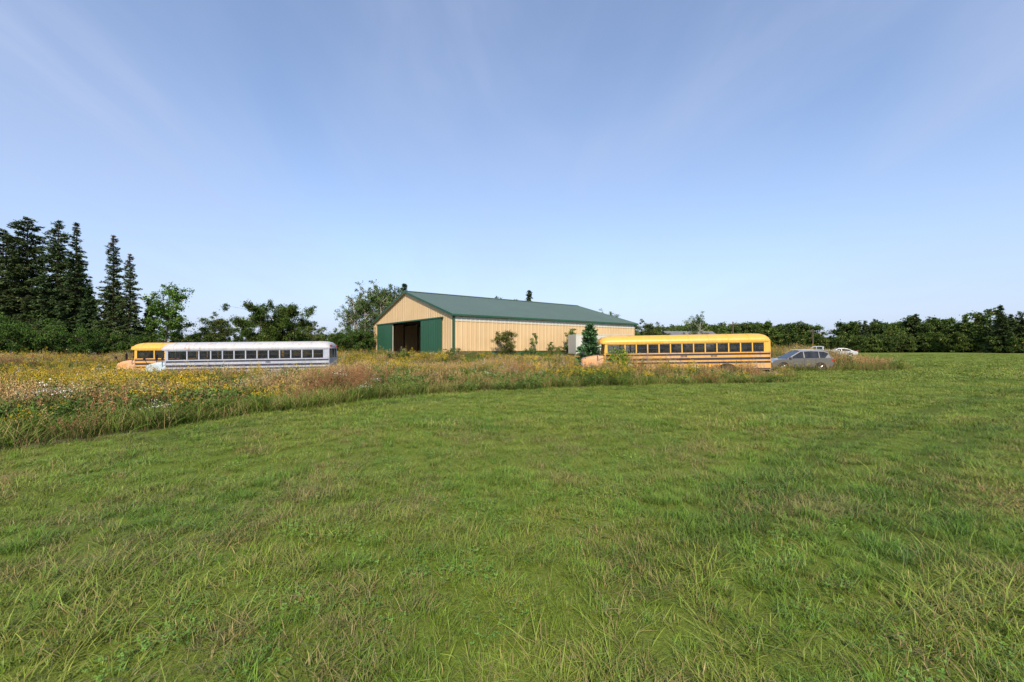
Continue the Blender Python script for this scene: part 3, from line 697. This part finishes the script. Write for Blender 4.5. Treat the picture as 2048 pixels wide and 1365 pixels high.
m_.box(5, 10.5, 9.0, 10.8, .55, 1.5).box(6.8, 9.6, 9.2, 10.6, 1.5, 2.1).box(12, 14, 12, 16, .02, 2.6).box(4, 7, 14.2, 16.0, .4, 1.3).box(9, 13, 14.5, 17, .02, 1.6).box(3, 4.2, 11.8, 13.2, .02, 1.1)
m_.make('stored_machinery', M_DARKW, barn, .08)
m_ = MB()
for x_, y_, z_ in ((9, 11.8, 3.6), (9, 11.8, 2.0), (6, 9.4, 1.2)): m_.box(x_, x_ + .12, y_, y_ + .35, z_, z_ + .12)
m_.make('pale_stored_items', M_WHITE, barn)

# ------------------------------------------------------------------ school buses
def school_bus(name, rear, yaw, pitch, zb, P_up, P_low, P_roof, P_hood, P_stripe):
    bus = empty(name, (rear[0], rear[1], zb), (0, pitch, yaw)); BLn = 10.55; hw = 1.2; W0, W1 = 1.88, 2.47
    for sg, sn in ((1, 'left'), (-1, 'right')):
        ax = 2.7; pts = [(0, .72)]
        for k in range(13):
            t = math.pi - k * math.pi / 12; pts.append((ax + .62 * math.cos(t), .72 + .42 * math.sin(t)))
        pts += [(BLn - .05, .72), (BLn - .05, W0), (0, W0)]
        V = [(x, sg * hw, z) for x, z in pts] + [(x, sg * (hw - .05), z) for x, z in pts]; n = len(pts)
        F = [tuple(range(n)), tuple(range(2 * n - 1, n - 1, -1))] + [(k, (k + 1) % n, n + (k + 1) % n, n + k) for k in range(n)]
        obj('side_panel_' + sn, V, F, P_low, bus)
        m = MB()
        for z0, z1 in ((1.71, 1.81), (1.40, 1.53), (1.17, 1.27), (.76, .82)):
            if z0 < 1: m.box(.02, ax - .7, *sorted((sg * (hw + .002), sg * (hw + .03))), z0, z1).box(ax + .7, BLn - .1, *sorted((sg * (hw + .002), sg * (hw + .03))), z0, z1)
            else: m.box(.02, BLn - .1, *sorted((sg * (hw + .002), sg * (hw + .03))), z0, z1)
        m.make('rub_rails_' + sn, P_stripe, bus)
        m = MB(); fr = MB(); g = MB(); n = 12; x0 = .32; pitchw = .735; ya, yb = sorted((sg * (hw - .05), sg * (hw - .001)))
        m.box(0, x0, ya, yb, W0 + .002, W1)
        for k in range(n + 1):
            x = x0 + k * pitchw; m.box(x, x + .075, ya, yb, W0 + .002, W1)
            if k < n:
                a, b_ = x + .075, x + pitchw; yc, yd = sorted((sg * (hw - .045), sg * (hw - .018)))
                fr.box(a, b_, yc, yd, W0 + .03, W0 + .06).box(a, b_, yc, yd, W0 + .30, W0 + .335).box(a, b_, yc, yd, W1 - .04, W1 - .01).box(a, a + .025, yc, yd, W0 + .06, W1 - .04).box(b_ - .025, b_, yc, yd, W0 + .06, W1 - .04)
                g.quad((a, sg * (hw - .035), W0), (b_, sg * (hw - .035), W0), (b_, sg * (hw - .035), W1), (a, sg * (hw - .035), W1))
        xd = x0 + n * pitchw + .075
        m.box(BLn - .22, BLn - .05, ya, yb, W0 + .002, W1)
        g.quad((xd, sg * (hw - .035), W0), (BLn - .22, sg * (hw - .035), W0), (BLn - .22, sg * (hw - .035), W1), (xd, sg * (hw - .035), W1))
        fr.box(xd + .42, xd + .45, *sorted((sg * (hw - .045), sg * (hw - .018))), W0, W1)
        m.box(0, BLn - .05, ya, yb, W1 + .002, W1 + .07)
        m.make('window_pillars_' + sn, P_up, bus, .008); fr.make('window_frames_' + sn, M_BLK, bus); g.make('window_glass_' + sn, M_GLASS, bus)
    rings = []
    for x, sc, wsc in ((-.06, .35, .93), (.02, .68, .97), (.14, .86, .99), (.38, .97, 1), (.8, 1, 1), (3, 1, 1), (5.5, 1, 1), (8, 1, 1), (10.0, 1, 1), (10.35, .97, 1), (10.62, .84, .98), (10.78, .55, .95)):
        ring = []
        for k in range(17):
            t = math.pi * k / 16; cy = math.cos(t); sy = math.sin(t)
            ring.append((x, hw * 1.012 * wsc * math.copysign(abs(cy) ** .62, cy), W1 + .06 + .56 * sc * sy ** .8))
        rings.append(ring)
    MB().loft(rings).make('roof', P_roof, bus, smooth=True)
    m = MB()
    for sg in (1, -1): m.box(.1, BLn + .1, *sorted((sg * (hw + .01), sg * (hw + .04))), W1 + .06, W1 + .10)
    m.make('drip_rails', P_up, bus)
    m = MB()
    for k in range(1, 9):
        x = k * 1.25; ring0 = []; ring1 = []
        for dx, rr in ((0, ring0), (.05, ring1)):
            for j in range(17):
                t = math.pi * j / 16; cy = math.cos(t); rr.append((x + dx, (hw * 1.012 + .012) * math.copysign(abs(cy) ** .62, cy), W1 + .06 + .575 * math.sin(t) ** .8))
        m.loft([ring0, ring1], closed=False, caps=False)
    m.make('roof_seams', P_roof, bus)
    MB().box(-.02, .0, -1.18, 1.18, .75, W0).box(-.02, 0, -1.18, -.95, W0, W1 + .1).box(-.02, 0, .95, 1.18, W0, W1 + .1).box(-.02, 0, -.5, -.38, W0, W1 + .1).box(-.02, 0, .38, .5, W0, W1 + .1).box(-.02, 0, -1.18, 1.18, W1 + .101, W1 + .14).make('rear_wall', P_up, bus)
    MB().quad((-.01, -.95, W0), (-.01, .95, W0), (-.01, .95, W1), (-.01, -.95, W1)).make('rear_glass', M_GLASS, bus)
    MB().box(-.04, -.021, -.42, .42, .85, W0 - .02).make('emergency_door', P_up, bus, .01)
    MB().box(-.22, -.02, -1.2, 1.2, .55, .78).make('rear_bumper', M_BLACK, bus, .02)
    m = MB()
    for y in (-.9, .9): m.tube((-.05, y, 1.2), (-.02, y, 1.2), .09, k=12).tube((-.08, y, 2.72), (-.02, y * .97, 2.72), .09, k=12)
    m.make('rear_lamps', M_RED, bus)
    MB().box(.02, BLn, -1.14, 1.14, .92, .99).box(.4, 11.9, -.45, -.35, .55, .75).box(.4, 11.9, .35, .45, .55, .75).make('floor_and_frame', M_BLK, bus)
    m = MB()
    for k in range(12):
        x = .45 + k * .735
        for y0, y1 in ((-1.1, -.3), (.3, 1.1)): m.box(x, x + .1, y0, y1, 1.2, 2.02).box(x + .1, x + .45, y0, y1, 1.2, 1.4)
    m.box(9.6, 9.75, .35, .95, 1.2, 2.15).box(9.75, 10.1, .35, .95, 1.1, 1.4)
    m.make('seats', M_SEAT, bus, .02)
    MB().box(BLn - .05, BLn, -1.15, 1.15, .95, 1.82).make('cowl', P_up, bus, .02)
    f = MB(); zA, zB = 1.82, W1 + .08; xA, xB = BLn + .02, BLn - .06
    for y in (-1.13, -.03, 1.07): f.loft([[(xA - .08, y, zA), (xA, y, zA), (xA, y + .06, zA), (xA - .08, y + .06, zA)], [(xB - .08, y, zB), (xB, y, zB), (xB, y + .06, zB), (xB - .08, y + .06, zB)]])
    f.make('windshield_posts', P_up, bus)
    MB().quad((xA - .03, -1.1, zA), (xA - .03, 1.1, zA), (xB - .03, 1.1, zB), (xB - .03, -1.1, zB)).make('windshield', M_GLASS, bus)
    m = MB()
    for y in (-.95, -.68, .68, .95): m.tube((BLn + .12, y, 2.72), (BLn + .26, y, 2.70), .10, .09, 12)
    m.make('warning_lamps', M_AMBER, bus)
    def hs(x, w_, z0, z1, r=.18):
        pts = []
        for cx, cz, a0 in ((-w_ + r, z0 + .02, 180), (-w_ + r, z1 - r, 180), (w_ - r, z1 - r, 90), (w_ - r, z0 + .02, 0)):
            if cz < z1 - r - .01: pts.append((x, -w_ if cx < 0 else w_, cz)); continue
            for k in range(5):
                a = math.radians(a0 - k * 22.5); pts.append((x, cx + r * math.cos(a), cz + r * math.sin(a)))
        return pts
    MB().loft([hs(BLn, .98, .95, 1.80), hs(BLn + .35, .92, .92, 1.78), hs(BLn + .9, .84, .85, 1.70), hs(BLn + 1.3, .76, .82, 1.60), hs(BLn + 1.46, .70, .82, 1.48)]).make('hood', P_hood, bus)
    MB().box(BLn + 1.465, BLn + 1.50, -.5, .5, .90, 1.36).make('grille', M_BLK, bus, .01)
    m = MB()
    for sg in (1, -1): m.tube((BLn + 1.40, sg * .66, 1.15), (BLn + 1.53, sg * .66, 1.15), .11, .10, 14)
    m.make('headlamps', M_CHROME, bus)
    fx = BLn + .78
    for sg, sn in ((1, 'left'), (-1, 'right')):
        rings = []
        for k in range(11):
            t = math.radians(200 - k * 22); r0, r1 = .60, .72; c, s = math.cos(t), max(math.sin(t), -.3)
            rings.append([(fx + r0 * c, sg * .72, .52 + r0 * s), (fx + r1 * c * 1.02, sg * .72, .55 + r1 * s), (fx + r1 * c, sg * 1.10, .52 + r1 * s), (fx + (r1 - .06) * c, sg * 1.17, .50 + (r1 - .06) * s), (fx + r0 * c, sg * 1.15, .48 + r0 * s)])
        MB().loft(rings).make('front_fender_' + sn, P_hood, bus, smooth=True)
        wheel('front_wheel_' + sn, fx, sg * .98, .50, .50, .26, bus, sg); wheel('rear_wheel_' + sn, 2.7, sg * .92, .50, .50, .30, bus, sg)
        m = MB(); m.tube((BLn - .02, sg * 1.16, 2.35), (BLn + .35, sg * 1.42, 2.3), .018).tube((BLn - .02, sg * 1.16, 1.75), (BLn + .35, sg * 1.42, 1.8), .018).tube((BLn + .35, sg * 1.42, 1.75), (BLn + .35, sg * 1.42, 2.35), .018)
        m.box(BLn + .32, BLn + .37, *sorted((sg * 1.32, sg * 1.52)), 1.85, 2.25); m.tube((BLn + 1.2, sg * .72, 1.5), (BLn + 1.35, sg * .95, 1.95), .015)
        m.box(BLn + 1.31, BLn + 1.38, *sorted((sg * .88, sg * 1.05)), 1.88, 2.05)
        m.make('mirrors_' + sn, M_BLK, bus)
    MB().box(BLn + 1.5, BLn + 1.66, -1.15, 1.15, .50, .78).make('front_bumper', M_BLK, bus, .03)
    return bus
b1 = school_bus('school_bus', (16.85, 28.75), math.radians(173.9), .0165, -.50, M_YEL, M_YELLOW_LOW, M_YEL, M_ORANGE, M_BLK)
b2 = school_bus('school_bus', (-13.35, 31.9), math.radians(180 + 9.7), .012, -.98, M_WBUS, M_WBUS, M_WROOF, M_WHOOD, M_STRIPE)
b3 = school_bus('school_bus', (-18.45, 35.3), math.radians(180 + 9.7), .008, -1.0, M_YEL, M_YELLOW_LOW, M_YEL, M_ORANGE, M_BLK)
m = MB()
for x0 in (3.3, 5.2):
    for k in range(5): m.box(x0 + k * .085, x0 + k * .085 + .05, 1.2035, 1.2065, 1.58, 1.69)
m.make('flank_lettering', M_BLK, b1)
m = MB()
for k in range(4): m.box(3.9 + k * .085, 3.9 + k * .085 + .05, 1.2035, 1.2065, 1.58, 1.69)
m.make('flank_lettering', M_STRIPE, b2)
q = QB()
for k in range(32):
    c0 = np.array([R.uniform(-.5, .7), R.uniform(-.3, .12), 0]); c0[2] = R.uniform(.2, 2.35) * (1 - .40 * abs(c0[0])); P = c0 + R.normal(0, 1, (60, 3)) * np.array([.2, .12, .22])
    q.leaves(P, .10 * R.uniform(.7, 1.3, 60), gcol(60, (.12, .19, .025), 0) * R.uniform(.7, 1.2), .75, .2)
for k in range(5): q.limb([(R.normal(0, .2), 0, -.3), (R.normal(0, .2), 0, 1.0), (R.normal(0, .2), 0, 2.1)], [.015, .012, .006], BARK, 4)
_trees['vine'] = q.mesh('vine', M_LEAF); tree('climbing_vine', 'vine', 6.95, 28.35, 1.0, 0, z=-.7)

# ------------------------------------------------------------------ cars
def car(name, loc, yaw, paint, kind='suv'):
    c = empty(name, loc, (0, 0, yaw)); Lc = 4.72
    if kind == 'pickup':
        Lc = 5.6; up = [(.0, .55), (.0, 1.15), (.05, 1.2), (2.0, 1.2), (2.02, 1.15), (4.2, 1.12), (5.3, 1.02), (5.55, .9), (5.6, .55), (5.5, .38)]; wr, wf, rw = 1.2, 4.75, .40
        gh = [(2.05, 1.14), (2.15, 1.72), (2.5, 1.80), (3.4, 1.78), (4.15, 1.13)]; pill = [(2.05, 2.25), (3.0, 3.1)]
    elif kind == 'sedan':
        up = [(.08, .42), (.0, .7), (.08, .98), (.8, 1.0), (3.35, .96), (4.3, .82), (4.6, .68), (4.72, .5), (4.62, .28)]; wr, wf, rw = 1.0, 3.75, .33
        gh = [(.55, .98), (1.35, 1.38), (1.8, 1.45), (2.5, 1.44), (3.4, .96)]; pill = [(2.1, 2.2)]
    else:
        up = [(.10, .42), (.0, .62), (.0, .85), (.06, 1.12), (1.0, 1.12), (3.35, 1.06), (4.2, .97), (4.55, .84), (4.70, .66), (4.72, .45), (4.62, .30)]; wr, wf, rw = .98, 3.80, .37
        gh = [(.10, 1.12), (.32, 1.55), (.62, 1.68), (1.6, 1.73), (2.4, 1.68), (3.45, 1.06)]; pill = [(1.0, 1.08), (2.12, 2.22)]
    pts = list(up)
    for ax in (wf, wr):
        for k in range(13):
            t = k * math.pi / 12; pts.append((ax + (rw + .07) * math.cos(t), .30 + (rw + .10) * math.sin(t)))
    cx, cz = Lc / 2, .7
    ring = lambda y, s: [(cx + (x - cx) * (1 - s * .02), y, cz + (z - cz) * (1 - s * .08)) for x, z in pts]
    MB().loft([ring(-.94, 1.2), ring(-.92, .45), ring(-.86, 0), ring(.86, 0), ring(.92, .45), ring(.94, 1.2)]).make('body', paint, c)
    z0 = gh[0][1]; z1 = max(p[1] for p in gh); hw = lambda z: .86 - .20 * (z - z0) / (z1 - z0)
    MB().loft([[(x, -hw(z), z) for x, z in gh], [(x, hw(z), z) for x, z in gh]]).make('greenhouse_glass', M_CGLASS, c)
    m = MB()
    def pl(poly):
        for sg in (1, -1):
            a = [(x, sg * (hw(z) + .002), z) for x, z in poly]; b_ = [(x, sg * (hw(z) + .014), z) for x, z in poly]; m.loft([a, b_])
    for a, b_ in pill: pl([(a, z0), (b_, z0), (b_ - .02, z1 - .06), (a + .02, z1 - .06)])
    for k, (p, q_) in enumerate(zip(gh[:-1], gh[1:])):
        wd_ = .07
        dx, dz = q_[0] - p[0], q_[1] - p[1]; l = math.hypot(dx, dz); nx_, nz_ = dz / l * wd_, -dx / l * wd_
        pl([p, q_, (q_[0] + nx_, q_[1] + nz_), (p[0] + nx_, p[1] + nz_)])
    if kind == 'suv': pl([(.12, 1.12), (.62, 1.12), (.42, 1.35), (.30, 1.5)])
    m.make('window_pillars', paint, c)
    tp = [p for p in gh if p[1] > z1 - .16]
    MB().loft([[(x, -hw(z) - .012, z + .002) for x, z in tp], [(x, -hw(z) * .6, z + .03) for x, z in tp], [(x, hw(z) * .6, z + .03) for x, z in tp], [(x, hw(z) + .012, z + .002) for x, z in tp]], closed=False, caps=False).make('roof_panel', paint, c)
    if kind == 'suv':
        m = MB()
        for sg in (1, -1): m.tube((.75, sg * .64, 1.77), (2.5, sg * .64, 1.75), .018)
        m.make('roof_rails', M_CHROME, c)
        MB().box(.25, .55, -.6, .6, 1.66, 1.70).make('rear_spoiler', paint, c, .01)
        MB().box(wr + .5, wf - .5, -.95, .95, .28, .40).make('sill_cladding', M_BLACK, c)
    m = MB()
    for sg in (1, -1): m.box(-.02, .22, *sorted((sg * .62, sg * .945)), .88, 1.04)
    m.make('tail_lamps', M_RED, c, .02)
    m = MB()
    for sg in (1, -1): m.box(Lc - .32, Lc - .03, *sorted((sg * .60, sg * .91)), .68, .80)
    m.make('head_lamps', M_CHROME, c, .02)
    m = MB()
    for sg in (1, -1): m.box(3.15, 3.32, *sorted((sg * .95, sg * 1.10)), 1.06, 1.20)
    m.make('door_mirrors', paint, c, .02)
    m = MB(); xs_ = (1.35, 2.2, 3.2) if kind != 'pickup' else (2.1, 3.1, 4.1)
    for sg in (1, -1):
        for x_ in xs_: m.box(x_, x_ + .012, *sorted((sg * .935, sg * .943)), .45, z0 - .08)
    m.make('door_seams', M_BLK, c)
    for sg, sn in ((1, 'left'), (-1, 'right')):
        wheel('front_wheel_' + sn, wf, sg * .82, rw, rw, .24, c, sg); wheel('rear_wheel_' + sn, wr, sg * .82, rw, rw, .24, c, sg)
    MB().box(wr - .3, wf + .3, -.68, .68, .25, .55).make('underbody', M_BLACK, c)
    return c
def carpaint(name, col, metal=.6):
    m_ = simple(name, col, .28, metal, 2, .05); m_.node_tree.nodes['Principled BSDF'].inputs['Coat Weight'].default_value = .6; return m_
M_GREYP = carpaint('grey_car_paint', (.19, .175, .16), .5); M_SILV = carpaint('silver_car_paint', (.42, .44, .46), .4); M_WHT = carpaint('white_car_paint', (.5, .52, .54), 0)
car('parked_suv', (26.0, 35.2, tz(24, 35.2) - .06), math.radians(172), M_GREYP)
car('parked_pickup_truck', (52.5, 68.5, tz(50, 68) + .02), math.radians(150), M_SILV, 'pickup')
car('parked_sedan', (54.8, 68.0, tz(52, 68) + .05), math.radians(160), M_WHT, 'sedan')

# ------------------------------------------------------------------ white box trailer beside barn
tr = empty('box_trailer', (7.5, 50.0, .1), (0, 0, math.radians(14)))
MB().box(0, 7.4, 0, 2.5, .75, 3.05).make('box', M_WHITE, tr, .03)
m = MB()
for k in range(19): m.box(.05 + k * .4, .09 + k * .4, -.02, -.001, .8, 3.0)
m.box(0, 7.4, -.03, -.021, .72, .82).box(0, 7.4, -.03, -.021, 2.98, 3.06)
m.make('side_ribs', M_WHITE, tr)
MB().box(.2, 7.2, .6, .75, .5, .74).box(.2, 7.2, 1.8, 1.95, .5, .74).box(7.4, 8.6, 1.15, 1.35, .5, .66).make('frame', M_BLK, tr)
for k, x_ in enumerate((1.4, 2.4)): wheel('wheel_%d' % k, x_, .25, .45, .45, .25, tr, -1); wheel('wheel_far_%d' % k, x_, 2.2, .45, .45, .25, tr, 1)

# ------------------------------------------------------------------ house beyond the bus
M_SHING = simple('grey_roof', (.16, .16, .165), .7, nscale=2); M_SIDING = simple('pale_siding', (.42, .39, .34), .7, nscale=2)
ho = empty('house', (35.0, 92, -.3), (0, 0, math.radians(8)))
MB().box(0, 11, 0, 8, -.3, 3.6).make('walls', M_SIDING, ho)
m = MB()
m.loft([[(x_, -.5, 3.55), (x_, 4, 5.6), (x_, 8.5, 3.55), (x_, 8.5, 3.40), (x_, 4, 5.45), (x_, -.5, 3.40)] for x_ in (-.5, 11.5)]); m.make('roof', M_SHING, ho)
MB().box(1.5, 2.7, -.03, -.002, 1.2, 2.5).box(5, 6.2, -.03, -.002, 1.2, 2.5).box(8.4, 9.6, -.03, -.002, 1.2, 2.5).make('windows', M_CGLASS, ho)
MB().box(3.6, 4.5, -.04, -.002, .1, 2.2).make('door', M_DARKW, ho)

# ------------------------------------------------------------------ utility poles
for x_, y_, h_ in ((91.7, 130, 7.2), (57.0, 110, 8.2)):
    z_ = tz(x_, y_); u = empty('utility_pole', (x_, y_, z_)); MB().tube((0, 0, -.5), (0, 0, h_), .19, .13, 10).make('pole', M_DARKW, u)
    MB().box(-1.1, 1.1, -.16, -.04, h_ - .8, h_ - .66).make('crossarm', M_DARKW, u)
    m = MB()
    for k in (-.95, -.5, .5, .95): m.tube((k, -.1, h_ - .66), (k, -.1, h_ - .48), .05, .03, 8)
    m.make('insulators', M_CHROME, u)
print('done')
